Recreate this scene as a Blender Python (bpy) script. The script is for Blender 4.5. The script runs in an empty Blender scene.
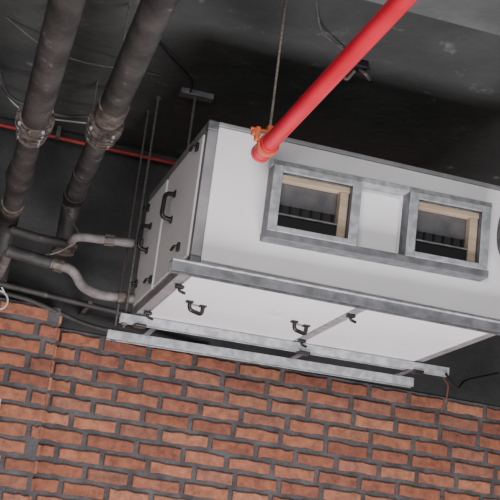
import bpy, bmesh, math, random
from mathutils import Vector, Matrix
random.seed(7)
Z0=3.0   # height of the unit's underside above the floor
def W(p): return Vector((p[0],p[1],p[2]+Z0))
COL=bpy.context.collection

# ---------------------------------------------------------------- materials
def mat(name,c,rough=.6,metal=0,c2=None,scale=8,bump=0,bscale=40,detail=6,stretch=(1,1,1),lo=.35,hi=.65,spots=None):
    m=bpy.data.materials.new(name); m.use_nodes=True; nt=m.node_tree; N=nt.nodes; L=nt.links
    b=N["Principled BSDF"]; b.inputs["Roughness"].default_value=rough; b.inputs["Metallic"].default_value=metal
    b.inputs["Base Color"].default_value=(*c,1)
    tc=N.new("ShaderNodeTexCoord"); mp=N.new("ShaderNodeMapping"); mp.inputs["Scale"].default_value=stretch
    L.new(tc.outputs["Object"],mp.inputs["Vector"])
    if c2:
        n=N.new("ShaderNodeTexNoise"); n.inputs["Scale"].default_value=scale; n.inputs["Detail"].default_value=detail
        L.new(mp.outputs[0],n.inputs["Vector"])
        r=N.new("ShaderNodeValToRGB"); r.color_ramp.elements[0].position=lo; r.color_ramp.elements[1].position=hi
        r.color_ramp.elements[0].color=(*c,1); r.color_ramp.elements[1].color=(*c2,1)
        L.new(n.outputs["Fac"],r.inputs[0]); out=r.outputs[0]
        if spots:
            n3=N.new("ShaderNodeTexNoise"); n3.inputs["Scale"].default_value=spots[1]; n3.inputs["Detail"].default_value=8; n3.inputs["Roughness"].default_value=.7
            L.new(mp.outputs[0],n3.inputs["Vector"])
            r3=N.new("ShaderNodeValToRGB"); r3.color_ramp.elements[0].position=spots[2]; r3.color_ramp.elements[1].position=spots[3]
            r3.color_ramp.elements[0].color=(0,0,0,1); r3.color_ramp.elements[1].color=(1,1,1,1)
            L.new(n3.outputs["Fac"],r3.inputs[0])
            mx=N.new("ShaderNodeMix"); mx.data_type='RGBA'; L.new(r3.outputs[0],mx.inputs[0]); L.new(out,mx.inputs[6]); mx.inputs[7].default_value=(*spots[0],1)
            out=mx.outputs[2]
        L.new(out,b.inputs["Base Color"])
    if bump:
        n2=N.new("ShaderNodeTexNoise"); n2.inputs["Scale"].default_value=bscale; n2.inputs["Detail"].default_value=5
        L.new(mp.outputs[0],n2.inputs["Vector"])
        bp=N.new("ShaderNodeBump"); bp.inputs["Strength"].default_value=bump; bp.inputs["Distance"].default_value=.02
        L.new(n2.outputs["Fac"],bp.inputs["Height"]); L.new(bp.outputs[0],b.inputs["Normal"])
    return m
M={}
M['ceil']=mat('ceiling_black_paint',(.030,.032,.031),.85,0,(.062,.065,.063),1.6,.5,14,spots=((.14,.14,.13),6.5,.60,.70))
M['beam']=mat('beam_grey_paint',(.065,.068,.068),.8,0,(.11,.115,.115),3,.3,20,spots=((.2,.2,.19),7,.62,.73))
M['darkwall']=mat('upper_wall_black',(.020,.020,.020),.85,0,(.045,.045,.045),3,.4,20)
M['mortar']=mat('mortar_dark',(.058,.054,.056),.95,0,(.115,.108,.112),9,.6,60)
M['floor']=mat('floor_concrete',(.30,.29,.27),.8,0,(.4,.39,.37),3,.2,30)
M['plaster']=mat('plaster',(.25,.25,.25),.9,0,(.32,.32,.32),2)
M['panel']=mat('white_panel',(.78,.765,.79),.55,0,(.84,.825,.85),2.5,.04,12,spots=((.66,.64,.63),3.5,.58,.80))
M['alu']=mat('aluminium_frame',(.28,.28,.29),.5,.4,(.37,.37,.385),9,.05,40)
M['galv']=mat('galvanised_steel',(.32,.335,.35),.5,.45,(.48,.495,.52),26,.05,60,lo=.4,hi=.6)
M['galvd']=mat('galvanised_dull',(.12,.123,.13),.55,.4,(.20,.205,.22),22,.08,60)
M['black']=mat('black_plastic',(.012,.012,.013),.35)
M['pipe']=mat('black_painted_pipe',(.018,.017,.017),.6,0,(.050,.046,.045),7,.3,25,spots=((.13,.122,.115),14,.60,.70))
M['rust']=mat('rusty_coupling',(.05,.040,.036),.6,.3,(.17,.14,.12),30,.3,60)
M['red']=mat('red_paint',(.60,.008,.030),.38,0,(.68,.015,.045),5,.03,30)
M['redd']=mat('red_paint_dusty',(.26,.015,.015),.6,0,(.34,.035,.03),9)
M['orange']=mat('orange_clamp',(.75,.16,.05),.5,0,(.55,.12,.05),30)
M['owire']=mat('dull_orange_wire',(.16,.06,.04),.6)
M['inpipe']=mat('grey_primed_pipe',(.11,.098,.094),.7,.1,(.23,.215,.205),18,.1,30)
M['wood']=mat('plywood',(.31,.235,.165),.75,0,(.41,.32,.235),6,.1,40,stretch=(1,1,8))
M['dark']=mat('duct_inside_dark',(.018,.018,.020),.7)
M['plate']=mat('fan_backplate',(.07,.07,.075),.6,.2,(.12,.12,.125),10)
M['rod']=mat('threaded_rod',(.20,.18,.15),.5,.5,(.36,.33,.28),60,.5,200,stretch=(.2,.2,3))
M['rodd']=mat('dark_rod',(.09,.085,.08),.6,.3,(.16,.15,.14),60,.5,200,stretch=(.2,.2,3))
M['cable']=mat('pale_cable',(.26,.26,.245),.6)
M['foil']=mat('grey_duct_jacket',(.16,.16,.17),.6,.2,(.27,.27,.28),10,.3,30)
M['tan']=mat('tan_render',(.38,.28,.19),.9,0,(.46,.36,.26),8,.2,40)
M['white']=mat('white_cable',(.5,.5,.48),.5)

def brickmat():
    m=bpy.data.materials.new('antique_brick'); m.use_nodes=True; nt=m.node_tree; N=nt.nodes; L=nt.links
    b=N["Principled BSDF"]; b.inputs["Roughness"].default_value=.9
    a=N.new("ShaderNodeAttribute"); a.attribute_name="bc"
    tc=N.new("ShaderNodeTexCoord")
    n=N.new("ShaderNodeTexNoise"); n.inputs["Scale"].default_value=16; n.inputs["Detail"].default_value=8; n.inputs["Roughness"].default_value=.75
    L.new(tc.outputs["Object"],n.inputs["Vector"])
    r=N.new("ShaderNodeValToRGB"); r.color_ramp.elements[0].position=.36; r.color_ramp.elements[1].position=.60
    r.color_ramp.elements[0].color=(.52,.54,.58,1); r.color_ramp.elements[1].color=(1.12,1.1,1.08,1)
    L.new(n.outputs["Fac"],r.inputs[0])
    mx=N.new("ShaderNodeMix"); mx.data_type='RGBA'; mx.blend_type='MULTIPLY'; mx.inputs[0].default_value=1
    L.new(a.outputs["Color"],mx.inputs[6]); L.new(r.outputs[0],mx.inputs[7]); L.new(mx.outputs[2],b.inputs["Base Color"])
    bp=N.new("ShaderNodeBump"); bp.inputs["Strength"].default_value=.6; bp.inputs["Distance"].default_value=.015
    L.new(n.outputs["Fac"],bp.inputs["Height"]); L.new(bp.outputs[0],b.inputs["Normal"])
    return m
M['brick']=brickmat()

# ---------------------------------------------------------------- helpers
def empty(name):
    e=bpy.data.objects.new(name,None); e.empty_display_size=.1; COL.objects.link(e); return e
def mkobj(name,bm,m,parent=None,bevel=0,smooth=False):
    bmesh.ops.recalc_face_normals(bm,faces=bm.faces)
    me=bpy.data.meshes.new(name); bm.to_mesh(me); bm.free()
    me.materials.append(M[m])
    o=bpy.data.objects.new(name,me); COL.objects.link(o)
    if parent: o.parent=parent
    if smooth:
        for p in me.polygons: p.use_smooth=True
        md=o.modifiers.new('e','EDGE_SPLIT'); md.split_angle=math.radians(38)
    if bevel:
        md=o.modifiers.new('b','BEVEL'); md.width=bevel; md.segments=2; md.limit_method='ANGLE'
    return o
def addbox(bm,p0,p1):
    vs=[bm.verts.new(W((x,y,z))) for x in (p0[0],p1[0]) for y in (p0[1],p1[1]) for z in (p0[2],p1[2])]
    for f in ((0,1,3,2),(4,6,7,5),(0,4,5,1),(2,3,7,6),(0,2,6,4),(1,5,7,3)): bm.faces.new([vs[i] for i in f])
def box(name,p0,p1,m,parent=None,bevel=0):
    bm=bmesh.new(); addbox(bm,p0,p1); return mkobj(name,bm,m,parent,bevel)
def fillet(pts,rad,n=7):
    pts=[Vector(p) for p in pts]
    if rad<=0 or len(pts)<3: return pts
    out=[pts[0]]
    for i in range(1,len(pts)-1):
        a=pts[i-1]-pts[i]; b=pts[i+1]-pts[i]
        d=min(rad,a.length*.49,b.length*.49)
        A=pts[i]+a.normalized()*d; B=pts[i]+b.normalized()*d
        for k in range(n+1):
            t=k/n; out.append((1-t)**2*A+2*t*(1-t)*pts[i]+t*t*B)
    out.append(pts[-1]); return out
def addsweep(bm,prof,pts,up=Vector((0,0,1)),scales=None):
    pts=[W(p) for p in pts]; n=len(pts); rings=[]
    U=None
    for i,p in enumerate(pts):
        t=(pts[min(i+1,n-1)]-pts[max(i-1,0)]).normalized()
        if U is None:
            u=up-t*up.dot(t)
            if u.length<1e-3: u=Vector((1,0,0))-t*t.x
            U=u.normalized()
        else:
            U=(U-t*U.dot(t)).normalized()
        S=t.cross(U)
        s=scales[i] if scales else 1
        rings.append([bm.verts.new(p+S*a*s+U*b*s) for a,b in prof])
    k=len(prof)
    for i in range(n-1):
        for j in range(k):
            bm.faces.new((rings[i][j],rings[i][(j+1)%k],rings[i+1][(j+1)%k],rings[i+1][j]))
    bm.faces.new(rings[0][::-1]); bm.faces.new(rings[-1])
def circ(r,n=24): return [(r*math.cos(2*math.pi*i/n),r*math.sin(2*math.pi*i/n)) for i in range(n)]
def tube(name,pts,r,m,parent=None,f=0,n=20,scales=None):
    bm=bmesh.new(); addsweep(bm,circ(r,n),fillet(pts,f),scales=scales); return mkobj(name,bm,m,parent,smooth=True)
def sweep(name,prof,pts,m,parent=None,bevel=0):
    bm=bmesh.new(); addsweep(bm,prof,pts); return mkobj(name,bm,m,parent,bevel)
def lerp(a,b,t): return tuple(a[i]+(b[i]-a[i])*t for i in range(3))

# ---------------------------------------------------------------- room shell
XL,XR,YB,YF,ZF,ZC=-4.5,5.5,1.9,-9.0,-3.0,1.15
box('floor',(XL,YF,ZF-.1),(XR,YB+.2,ZF),'floor')
box('ceiling',(XL,YF,ZC),(XR,YB+.2,ZC+.15),'ceil')
box('wall_left',(XL-.15,YF,ZF),(XL,YB+.2,ZC),'plaster')
box('wall_right',(XR,YF,ZF),(XR+.15,YB+.2,ZC),'plaster')
wb=box('wall_back',(XL,YB,ZF),(XR,YB+.2,ZC),'darkwall')
pl=box('brick_pillar',(-1.35,1.70,ZF),(-.285,YB-.001,.10),'mortar')

def bricks(name,x0,x1,y,z1,z0,parent,side=None):
    bm=bmesh.new(); cl=bm.loops.layers.float_color.new("bc")
    ch=.0885; bw=.262; g=.028
    def brick(a,b,yy,za,zb,axis='x'):
        j=lambda s=.005:random.uniform(-s,s)
        d=.014+random.uniform(0,.006)
        base=random.choice([(.35,.132,.075),(.38,.150,.086),(.32,.120,.070),(.40,.170,.100),(.29,.108,.068),(.35,.138,.084),(.33,.14,.092)])
        k=random.uniform(.86,1.12); col=(base[0]*k,base[1]*k,base[2]*k,1)
        nx=5
        top=[(a+(b-a)*i/nx,zb+j()) for i in range(nx+1)]
        bot=[(a+(b-a)*i/nx,za+j()) for i in range(nx+1)]
        def P(u,v,dep):
            return W((u,yy-dep,v)) if axis=='x' else W((yy+dep,u,v))
        def ring(ins,dep):
            r=[]
            cx=(a+b)/2; cz=(za+zb)/2
            for (u,v) in top+bot[::-1]:
                r.append(bm.verts.new(P(u+(ins if u<cx else -ins if u>cx else 0)*(1 if abs(u-a)<1e-6 or abs(u-b)<1e-6 else 0),v-(ins if v>cz else -ins),dep)))
            return r
        r0=ring(0,-.002); r1=ring(0,d-.005); r2=ring(.005,d)
        fs=[]
        n=len(r0)
        for A,B in((r0,r1),(r1,r2)):
            for i in range(n): fs.append(bm.faces.new((A[i],A[(i+1)%n],B[(i+1)%n],B[i])))
        for i in range(nx):
            fs.append(bm.faces.new((r2[i],r2[i+1],r2[n-2-i],r2[n-1-i])))
        for f in fs:
            for l in f.loops: l[cl]=col
    row=0; z=z1
    while z-ch>z0:
        off=(row%2)*bw/2+random.uniform(-.03,.03); x=x0-off
        while x<x1:
            w_=bw+random.uniform(-.03,.03)
            a=max(x+g/2,x0+.002); b=min(x+w_-g/2,x1-.002)
            if b-a>.04: brick(a,b,y,z-ch+g/2+.001,z-g/2)
            x+=w_
        if side:
            ys=side[0]; yy=ys-(row%2)*.13
            while yy<side[1]:
                a=max(yy+g/2,side[0]+.003); b=min(yy+bw-g/2,side[1]-.01)
                if b-a>.03: brick(a,b,x1,z-ch+g/2+.001,z-g/2,'y')
                yy+=bw
        z-=ch; row+=1
    return mkobj(name,bm,'brick',parent)
box('mortar_bed',(-.28,YB-.012,ZF),(XR,YB-.0005,.035),'mortar',wb)
box('mortar_bed_left',(XL,YB-.012,ZF),(-1.36,YB-.0005,.035),'mortar',wb)
bricks('brick_courses',-.262,XR,YB-.012,.03,ZF,wb)
bricks('brick_courses_left',XL,-1.36,YB-.012,.03,ZF,wb)
bricks('pillar_bricks',-1.35,-.285,1.70,.095,ZF,pl,side=(1.70,1.88))
box('trim_1',(-1.2,1.60,ZF),(-.52,1.675,-.44),'tan')

box('ceiling_beam',(XL+.001,-1.25,.95),(XR-.001,-.78,ZC+.01),'beam')

# ---------------------------------------------------------------- air handling unit
L,D,H=1.493,1.19,.65
ahu=empty('air_handling_unit')
t=.045
box('casing_core',(.012,.012,.012),(L-.012,D-.012,H-.012),'panel',ahu)
k=0
def fr(p0,p1,m='alu'):
    global k; k+=1; box('frame_profile_%d'%k,p0,p1,m,ahu,.004)
for y in ((0,t),(D-t,D)):
    for z in ((0,t),(H-t,H)):
        fr((t,y[0],z[0] if z[0]==0 else H-.020),(L-t,y[1],.028 if z[0]==0 else H))
for x in ((0,t),(L-t,L)):
    for z in ((0,t),(H-t,H)): fr((x[0],t,z[0]),(x[1],D-t,z[1]))
    for y in ((0,t),(D-t,D)): fr((x[0],y[0],t),(x[1],y[1],H-t))
for x in (0,L-t):
    for y in (0,D-t):
        for z in (0,H-t): box('corner_piece',(x-.002,y-.002,z-.002),(x+t+.002,y+t+.002,z+t+.002),'galvd' ,ahu,.008)
box('front_panel',(t+.001,.002,.03),(L-t-.001,.03,H-.022),'panel',ahu,.004)
box('top_panel',(t,t,H-.02),(L-t,D-t,H-.004),'panel',ahu,.004)
ym=.70
box('side_mullion',(.002,ym-.015,t),(.03,ym+.015,H-t),'alu',ahu,.003)
box('side_door_1',(-.006,t+.008,t+.006),(.03,ym-.02,H-t-.006),'panel',ahu,.005)
box('side_door_2',(-.006,ym+.02,t+.006),(.03,D-t-.008,H-t-.006),'panel',ahu,.005)
xm=.825
box('bottom_mullion',(xm-.018,t,-.004),(xm+.018,D-t,.03),'galv',ahu,.003)
box('bottom_panel_1',(t+.006,.04,-.006),(xm-.024,D-.04,.03),'panel',ahu,.005)
box('bottom_panel_2',(xm+.024,.04,-.006),(L-t-.006,D-.04,.03),'panel',ahu,.005)
def dhandle_side(y,z,h=.115,i=0):
    tube('side_handle_%d'%i,[(-.004,y,z+h/2),(-.052,y,z+h/2-.006),(-.056,y,z-h/2+.006),(-.004,y,z-h/2)],.0105,'black',ahu,.022,12)
    for s in (-1,1):
        box('handle_foot',(-.014,y-.016,z+s*h/2-.016),(-.004,y+.016,z+s*h/2+.016),'black',ahu,.004)
dhandle_side(.47,.385,.125,1); dhandle_side(.955,.36,.125,2)
def latch_side(y,z):
    box('latch_base',(-.018,y-.014,z-.02),(-.004,y+.014,z+.02),'black',ahu,.005)
    tube('latch_lever',[(-.012,y,z),(-.03,y,z),(-.034,y+.03,z-.012)],.007,'black',ahu,.01,10)
for y,z in ((.12,.56),(.22,.13),(1.08,.555),(1.10,.16),(.74,.10)): latch_side(y,z)
def dhandle_bot(x,y,i):
    tube('bottom_handle_%d'%i,[(x-.036,y-.02,-.006),(x-.034,y-.02,-.046),(x+.036,y+.02,-.050),(x+.038,y+.02,-.006)],.010,'black',ahu,.02,12)
    for s in (-1,1): box('handle_foot',(x+s*.037-.017,y+s*.02-.017,-.014),(x+s*.037+.017,y+s*.02+.017,-.005),'black',ahu,.004)
dhandle_bot(.19,.60,1); dhandle_bot(.70,.60,2)
def latch_bot(x,y):
    box('latch_base',(x-.02,y-.014,-.02),(x+.02,y+.014,-.004),'black',ahu,.005)
    tube('latch_lever',[(x,y,-.012),(x,y,-.03),(x+.03,y+.012,-.034)],.007,'black',ahu,.01,10)
for x,y in ((.825,.27),(.045,.34),(.825,.93),(.04,.95)): latch_bot(x,y)
S=.022
def zz(x,z): return z+(x-.29)*S
def slab(name,x0,x1,z0,z1,y0,y1,m,bev=.003):
    bm=bmesh.new()
    vs=[bm.verts.new(W((x,y,zz(x,z)))) for x in (x0,x1) for y in (y0,y1) for z in (z0,z1)]
    for f in ((0,1,3,2),(4,6,7,5),(0,4,5,1),(2,3,7,6),(0,2,6,4),(1,5,7,3)): bm.faces.new([vs[i] for i in f])
    return mkobj(name,bm,m,ahu,bev)
zb,zt=.172,.497; fd=-.078
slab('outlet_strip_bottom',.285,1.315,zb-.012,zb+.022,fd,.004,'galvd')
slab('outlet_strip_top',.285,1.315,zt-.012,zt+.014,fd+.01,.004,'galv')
def outlet(x0,x1,i):
    w=.042
    slab('flange_left_%d'%i,x0,x0+w,zb+.02,zt-.01,fd-.004,fd+.006,'galv')
    slab('flange_right_%d'%i,x1-w,x1,zb+.02,zt-.01,fd-.004,fd+.006,'galv')
    slab('flange_top_%d'%i,x0+w,x1-w,zt-.040,zt-.01,fd-.004,fd+.006,'galv')
    slab('flange_bottom_%d'%i,x0+w,x1-w,zb+.02,zb+.046,fd-.004,fd+.006,'galv')
    for nm,a in (('l',(x0+w-.006,x0+w,zb+.046,zt-.040)),('r',(x1-w,x1-w+.006,zb+.046,zt-.040))):
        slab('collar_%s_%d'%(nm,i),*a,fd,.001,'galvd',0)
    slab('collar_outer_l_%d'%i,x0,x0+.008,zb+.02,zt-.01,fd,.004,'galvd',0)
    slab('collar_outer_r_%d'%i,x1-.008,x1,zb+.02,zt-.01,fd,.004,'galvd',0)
    a,b=x0+w,x1-w; lo,hi=zb+.046,zt-.040
    slab('throat_back_%d'%i,a,b,lo,hi,-.004,.001,'dark',0)
    slab('throat_ply_top_%d'%i,a+.006,b,hi-.026,hi,-.050,-.005,'wood')
    slab('throat_ply_right_%d'%i,b-.042,b-.004,lo,hi-.026,-.050,-.005,'wood')
    slab('throat_plate_%d'%i,a+.006,b-.045,lo+.115,hi-.028,-.012,-.005,'plate',0)
    slab('fan_cutoff_%d'%i,a+.004,b-.042,lo,lo+.060,-.045,-.005,'black',.008)
    slab('fan_lip_%d'%i,a+.004,b-.042,lo+.060,lo+.068,-.050,-.005,'galvd')
    for s in range(6):
        x=a+.02+s*(b-a-.08)/5
        slab('fan_blade_%d_%d'%(i,s),x,x+.005,lo+.068,lo+.115,-.02,-.005,'black',0)
outlet(.288,.690,1); outlet(.915,1.305,2)
slab('connecting_panel',.71,.90,zb+.03,zt-.03,-.012,.002,'panel')

# ---------------------------------------------------------------- support frame
sf=empty('support_frame')
def chan(w=.048,h=.042,t=.005):
    a=w/2
    return [(-a,0),(a,0),(a,-h),(a-.014,-h),(a-.014,-h+t),(a-t,-h+t),(a-t,-t),(-a+t,-t),(-a+t,-h+t),(-a+.014,-h+t),(-a+.014,-h),(-a,-h)]
sweep('front_channel',[(-.028,0),(.028,0),(.028,-.046),(.022,-.046),(.022,-.007),(-.022,-.007),(-.022,-.046),(-.028,-.046)],[(-.085,-.030,-.004),(1.75,-.060,-.004)],'galvd',sf,.001)
tube('channel_lip',[(-.085,-.062,-.006),(1.75,-.092,-.006)],.006,'galv',sf,n=8)
sweep('middle_channel',chan(),[(-.07,1.075,-.010),(1.63,.945,-.010)],'galv',sf,.001)
sweep('rear_channel',chan(.055,.045),[(-.085,1.285,-.058),(1.515,1.12,-.058)],'galv',sf,.001)
def rod(name,x,y,z0,z1,parent,r=.006,m='rod'):
    tube(name,[(x,y,z0),(x,y,z1)],r,m,parent,n=10)
    tube(name+'_nut',[(x,y,z0+.012),(x,y,z0+.028)],.014,'galvd',parent,n=6)
    tube(name+'_anchor',[(x,y,z1-.012),(x,y,z1)],.014,'rodd',parent,n=16)
rod('rod_1',-.05,1.29,-.12,ZC,sf,m='rodd')
rod('rod_2',-.045,1.075,-.075,ZC,sf,m='rodd')
rod('rod_5',1.68,-.058,-.08,ZC,sf)
rod('rod_6',.11,.90,H,ZC,sf,.007,m='rodd')
box('ceiling_bracket',(.03,.87,ZC-.03),(.20,.93,ZC-.001),'galvd',sf,.003)
box('lug',(.08,.87,H),(.14,.93,H+.05),'galvd',sf,.003)
for x in (.03,.86,1.46):
    y=1.06-.077*x
    box('clip_%d'%int(x*100),(x-.03,y-.03,-.065),(x+.03,y+.03,-.05),'black',sf,.005)
for x in (.10,.86,1.42):
    y=1.28-.103*x
    box('rail_bracket_%d'%int(x*100),(x-.015,y-.20,-.060),(x+.015,y+.02,-.056),'galvd',sf)
tube('wire_1',[(1.60,.9,-.05),(1.72,1.0,-.10),(1.80,1.1,-.02),(2.1,1.3,.10)],.006,'black',sf,.06,n=8)
tube('wire_2',[(1.60,.95,-.045),(1.76,1.2,-.04),(1.80,1.3,-.10),(1.77,1.3,-.16)],.004,'owire',sf,.04,n=8)

# ---------------------------------------------------------------- red sprinkler pipe
rp=empty('red_sprinkler_pipe')
A=(.160,-4.6,.520); B=(.186,-.21,.468)
tube('pipe_run',[A,B],.0335,'red',rp,n=32)
tube('end_socket',[lerp(A,B,.97),lerp(A,B,1.0)],.038,'red',rp,n=32)
tube('end_rim',[lerp(A,B,.997),lerp(A,B,1.002)],.0405,'red',rp,n=32)
tube('end_plug',[lerp(A,B,1.0),lerp(A,B,1.008)],.028,'redd',rp,n=6)
cx,cy,cz=.187,-.30,.469
ringp=[(cx+.041*math.sin(a),cy,cz+.041*math.cos(a)) for a in [2*math.pi*i/28 for i in range(29)]]
bm=bmesh.new(); addsweep(bm,[(-.004,-.014),(.004,-.014),(.004,.014),(-.004,.014)],ringp,up=Vector((0,1,0))); mkobj('clevis_ring',bm,'orange',rp)
box('clevis_neck',(cx-.012,cy-.018,cz+.04),(cx+.012,cy+.018,cz+.085),'orange',rp,.004)
box('clevis_ear_1',(cx-.060,cy-.014,cz+.01),(cx-.040,cy+.014,cz+.07),'orange',rp,.004)
box('clevis_ear_2',(cx-.075,cy-.012,cz+.03),(cx-.058,cy+.012,cz+.05),'orange',rp,.004)
tube('clevis_bolt',[(cx-.08,cy,cz+.058),(cx+.04,cy,cz+.058)],.009,'orange',rp,n=8)
tube('hanger_rod',[(cx,cy,cz+.06),(cx,cy,ZC)],.0055,'rod',rp,n=10)
tube('hanger_rod_back',[(.185,-2.9,.5),(.185,-2.9,ZC)],.0055,'rod',rp,n=10)

# ---------------------------------------------------------------- black water pipes
def flange_pair(c,d,r,parent,i):
    c=Vector(c); d=Vector(d).normalized()
    for s in (-.030,.012):
        a=c+d*s; b=c+d*(s+.018)
        tube('flange_%d_%d'%(i,s>0),[a,b],r*1.35,'rust',parent,n=28)
    tube('gasket_%d'%i,[c-d*.045,c+d*.045],r*1.14,'rust',parent,n=24)
    up=Vector((0,0,1)); u=(up-d*up.dot(d)).normalized(); s_=d.cross(u)
    for k in range(8):
        a=2*math.pi*k/8+.2; q=c+(u*math.cos(a)+s_*math.sin(a))*r*1.22
        tube('bolt_%d_%d'%(i,k),[q-d*.045,q+d*.04],.007,'galv' if k%2 else 'rust',parent,n=6)
p2=empty('chilled_water_pipe')
r2=.060
a2=(-.505,-2.2,.62); b2=(-.352,1.45,.62)
tube('pipe_run',[a2,lerp(a2,b2,.62)],r2,'pipe',p2,n=28)
tube('pipe_run_rear',[lerp(a2,b2,.62),(-.352,1.45,.62),(-.345,1.52,.40),(-.345,1.52,.36)],.050,'pipe',p2,.10,n=28)
dd=Vector(b2)-Vector(a2)
flange_pair(lerp(a2,b2,.675),dd,r2,p2,1)
flange_pair(lerp(a2,b2,.70),dd,r2*.9,p2,2)
tube('collar',[lerp(a2,b2,.60),lerp(a2,b2,.64)],r2*1.12,'rust',p2,n=24)
tube('lagging_joint',[lerp(a2,b2,.86),lerp(a2,b2,.88)],.055,'pipe',p2,n=24)
tube('lagging_joint_rear',[lerp(a2,b2,.955),lerp(a2,b2,.975)],.058,'pipe',p2,n=24)
tube('elbow_band',[(-.345,1.52,.375),(-.345,1.52,.355)],.058,'rust',p2,n=24)
p1=empty('chilled_water_pipe')
r1=.058
a1=(-.835,-2.4,.45); b1=(-.655,1.5,.45)
tube('pipe_run',[a1,lerp(a1,b1,.60)],r1,'pipe',p1,n=28)
tube('pipe_run_rear',[lerp(a1,b1,.60),(-.655,1.5,.45),(-.65,1.56,.2),(-.65,1.56,.16)],.050,'pipe',p1,.10,n=28)
dd=Vector(b1)-Vector(a1)
flange_pair(lerp(a1,b1,.60),dd,r1,p1,1)
flange_pair(lerp(a1,b1,.63),dd,r1*.85,p1,2)
tube('reducer',[lerp(a1,b1,.74),lerp(a1,b1,.79),lerp(a1,b1,.84)],r1,'pipe',p1,n=24,scales=[.9,1.15,.9])
tube('lagging_joint',[lerp(a1,b1,.90),lerp(a1,b1,.92)],.057,'rust',p1,n=24)
hg=empty('pipe_hanger')
sweep('trapeze',chan(.04,.04),[(-.98,-2.85,.38),(-.25,-2.85,.38)],'galvd',hg)
rod('trapeze_rod_1',-.95,-2.85,.32,ZC,hg); rod('trapeze_rod_2',-.28,-2.85,.32,ZC,hg)
tube('strap_rod_1',[(-.40,.12,.66),(-.40,.12,ZC)],.005,'rodd',p2,n=8)
tube('strap_rod_2',[(-.712,.30,.48),(-.712,.30,ZC)],.005,'rodd',p1,n=8)
tube('strap_rod_3',[(-.37,1.05,.65),(-.37,1.05,ZC)],.005,'rodd',p2,n=8)
tube('supply',[(-.345,1.52,.40),(-.345,1.30,.345),(-.345,1.12,.345),(-.01,1.12,.370)],.022,'inpipe',p2,.06,n=18)
tube('supply_union',[(-.20,1.12,.357),(-.15,1.12,.361)],.031,'rust',p2,n=8)
tube('supply_collar',[(-.05,1.12,.367),(-.006,1.12,.370)],.030,'rust',p2,n=16)
tube('supply_stub',[(-.30,1.3,.345),(-.50,1.34,.36),(-.64,1.36,.38)],.024,'pipe',p2,.05,n=16)
tube('return',[(-.65,1.56,.18),(-.65,1.12,.205),(-.325,1.12,.175),(-.275,1.12,.10),(-.20,1.12,.075),(-.008,1.12,.085)],.025,'inpipe',p1,.055,n=18)
tube('return_union',[(-.43,1.12,.183),(-.38,1.12,.179)],.034,'rust',p1,n=8)
tube('return_lag',[(-.66,1.12,.206),(-.44,1.12,.185)],.032,'pipe',p1,n=16)
tube('return_collar',[(-.09,1.12,.08),(-.05,1.12,.083)],.033,'rust',p1,n=16)
cd_=empty('wall_conduit')
tube('conduit',[(-2.2,1.60,.185),(-.63,1.60,.150),(.15,1.60,.108)],.016,'pipe',cd_,.1,n=14)
tube('conduit_lower',[(-2.2,1.64,.125),(-.5,1.64,.112),(-.1,1.78,.05),(.6,1.86,.06)],.013,'pipe',cd_,.1,n=14)
for x in (-2.0,-1.0,-.15):
    box('conduit_clip',(x-.012,1.585,.125),(x+.012,YB-.001,.145),'rust',cd_,.002)
fl=empty('fire_line')
tube('far_red_pipe',[(-1.6,1.80,1.085),(.9,1.80,1.078)],.011,'redd',fl,n=12)
for x in (-1.4,-.45,.3,.8): box('pipe_clip',(x-.012,1.785,1.07),(x+.012,1.815,ZC-.001),'rodd',fl,.002)
lp=[(-.625+.05*math.cos(a),1.61,.065+.05*math.sin(a)) for a in [2*math.pi*i/30 for i in range(31)]]
tube('wire_loop',lp,.005,'white',cd_,n=8)
tube('wire_tail',[(-.60,1.61,.11),(-.63,1.60,.15),(-.70,1.59,.17)],.005,'white',cd_,.02,n=8)
cb=empty('ceiling_cable')
tube('cable_1',[(-.85,1.3,1.15),(-.75,1.3,1.02),(-.62,1.3,.985),(-.45,1.3,1.0),(-.30,1.3,1.02),(-.2,1.3,1.15)],.005,'cable',cb,.08,n=8)
tube('cable_2',[(-.9,1.0,1.15),(-.8,1.0,.93),(-.5,1.0,.90),(-.30,1.0,.96),(-.25,1.0,1.15)],.010,'pipe',cb,.08,n=8)
tube('cable_3',[(.30,-.35,1.15),(.40,-.15,1.10),(.58,.02,1.13),(.69,.13,1.14)],.004,'rodd',cb,.08,n=8)
tube('cable_4',[(.69,.13,1.14),(.64,.35,1.10),(.58,.65,1.145)],.004,'owire',cb,.08,n=8)
tube('cable_6',[(-.3,.3,1.149),(-.1,.5,1.11),(.05,.7,1.12),(.08,.9,1.13)],.005,'black',cb,.1,n=8)
tube('cable_7',[(-.9,.55,1.149),(-.7,.6,1.06),(-.5,.62,1.04),(-.25,.7,1.10),(-.1,.8,1.149)],.004,'rodd',cb,.1,n=8)
tube('cable_5',[(-.40,1.40,.58),(-.30,1.2,.36),(-.42,1.12,.24),(-.50,1.12,.21)],.004,'rod',p1,.05,n=8)
jb=empty('junction_box')
box('body',(.66,.10,ZC-.04),(.73,.17,ZC-.001),'black',jb,.008)
tube('gland',[(.63,.13,ZC-.03),(.66,.13,ZC-.03)],.014,'rust',jb,n=10)
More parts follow.
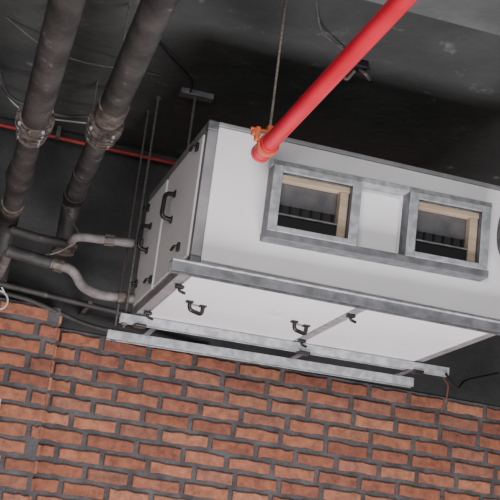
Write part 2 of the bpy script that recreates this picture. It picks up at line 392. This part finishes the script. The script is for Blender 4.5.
tube('stub_1',[(.70,.13,ZC-.04),(.72,.10,ZC-.07),(.76,.16,ZC-.06)],.009,'rust',jb,.02,n=8)
tube('stub_2',[(.68,.15,ZC-.04),(.66,.19,ZC-.08),(.61,.17,ZC-.06)],.009,'rust',jb,.02,n=8)
rd=empty('round_duct')
sc=[1+.035*(i%2) for i in range(49)]
bm=bmesh.new(); addsweep(bm,circ(.150,36),[(1.34+i*.05,-.30,.37) for i in range(49)],scales=sc); mkobj('flexible_duct',bm,'foil',rd,smooth=True)
tube('end_collar',[(1.31,-.30,.37),(1.36,-.30,.37)],.162,'galvd',rd,n=40)
tube('hanger',[(1.9,-.30,.5),(1.9,-.30,ZC)],.006,'rod',rd,n=8)

# ---------------------------------------------------------------- lights
def area(name,loc,target,size,power,col=(1,1,1)):
    l=bpy.data.lights.new(name,'AREA'); l.size=size; l.energy=power; l.color=col
    o=bpy.data.objects.new(name,l); o.location=W(loc); COL.objects.link(o)
    o.rotation_euler=(W(target)-W(loc)).to_track_quat('-Z','Y').to_euler()
area('added_uplight',(.7,-1.2,-2.85),(.7,.6,0),1.6,265,(1.0,.955,.985))  # added uplight with no real lamp behind it; brightens the unit's underside
area('doorway_daylight',(-2.8,-7.5,-.9),(.6,.5,0),3.2,330,(1.0,.98,.965))
w=bpy.data.worlds.new('World'); bpy.context.scene.world=w; w.use_nodes=True
w.node_tree.nodes['Background'].inputs[0].default_value=(.95,.95,.97,1); w.node_tree.nodes['Background'].inputs[1].default_value=1.3

# ---------------------------------------------------------------- camera
fw=Vector((.2522,.9256,.2821)); r=Vector((.9482,-.2946,.1189)); u=Vector((-.1932,-.2375,.9519))
cam=bpy.data.cameras.new('camera'); co=bpy.data.objects.new('camera',cam); COL.objects.link(co)
cam.sensor_width=36; cam.lens=1261.8/500*36; cam.clip_start=.05
R=Matrix((r,u,-fw)).transposed().to_quaternion().to_matrix().to_4x4()
co.matrix_world=Matrix.Translation(W((-1.0871,-4.9025,-1.3805)))@R
bpy.context.scene.camera=co
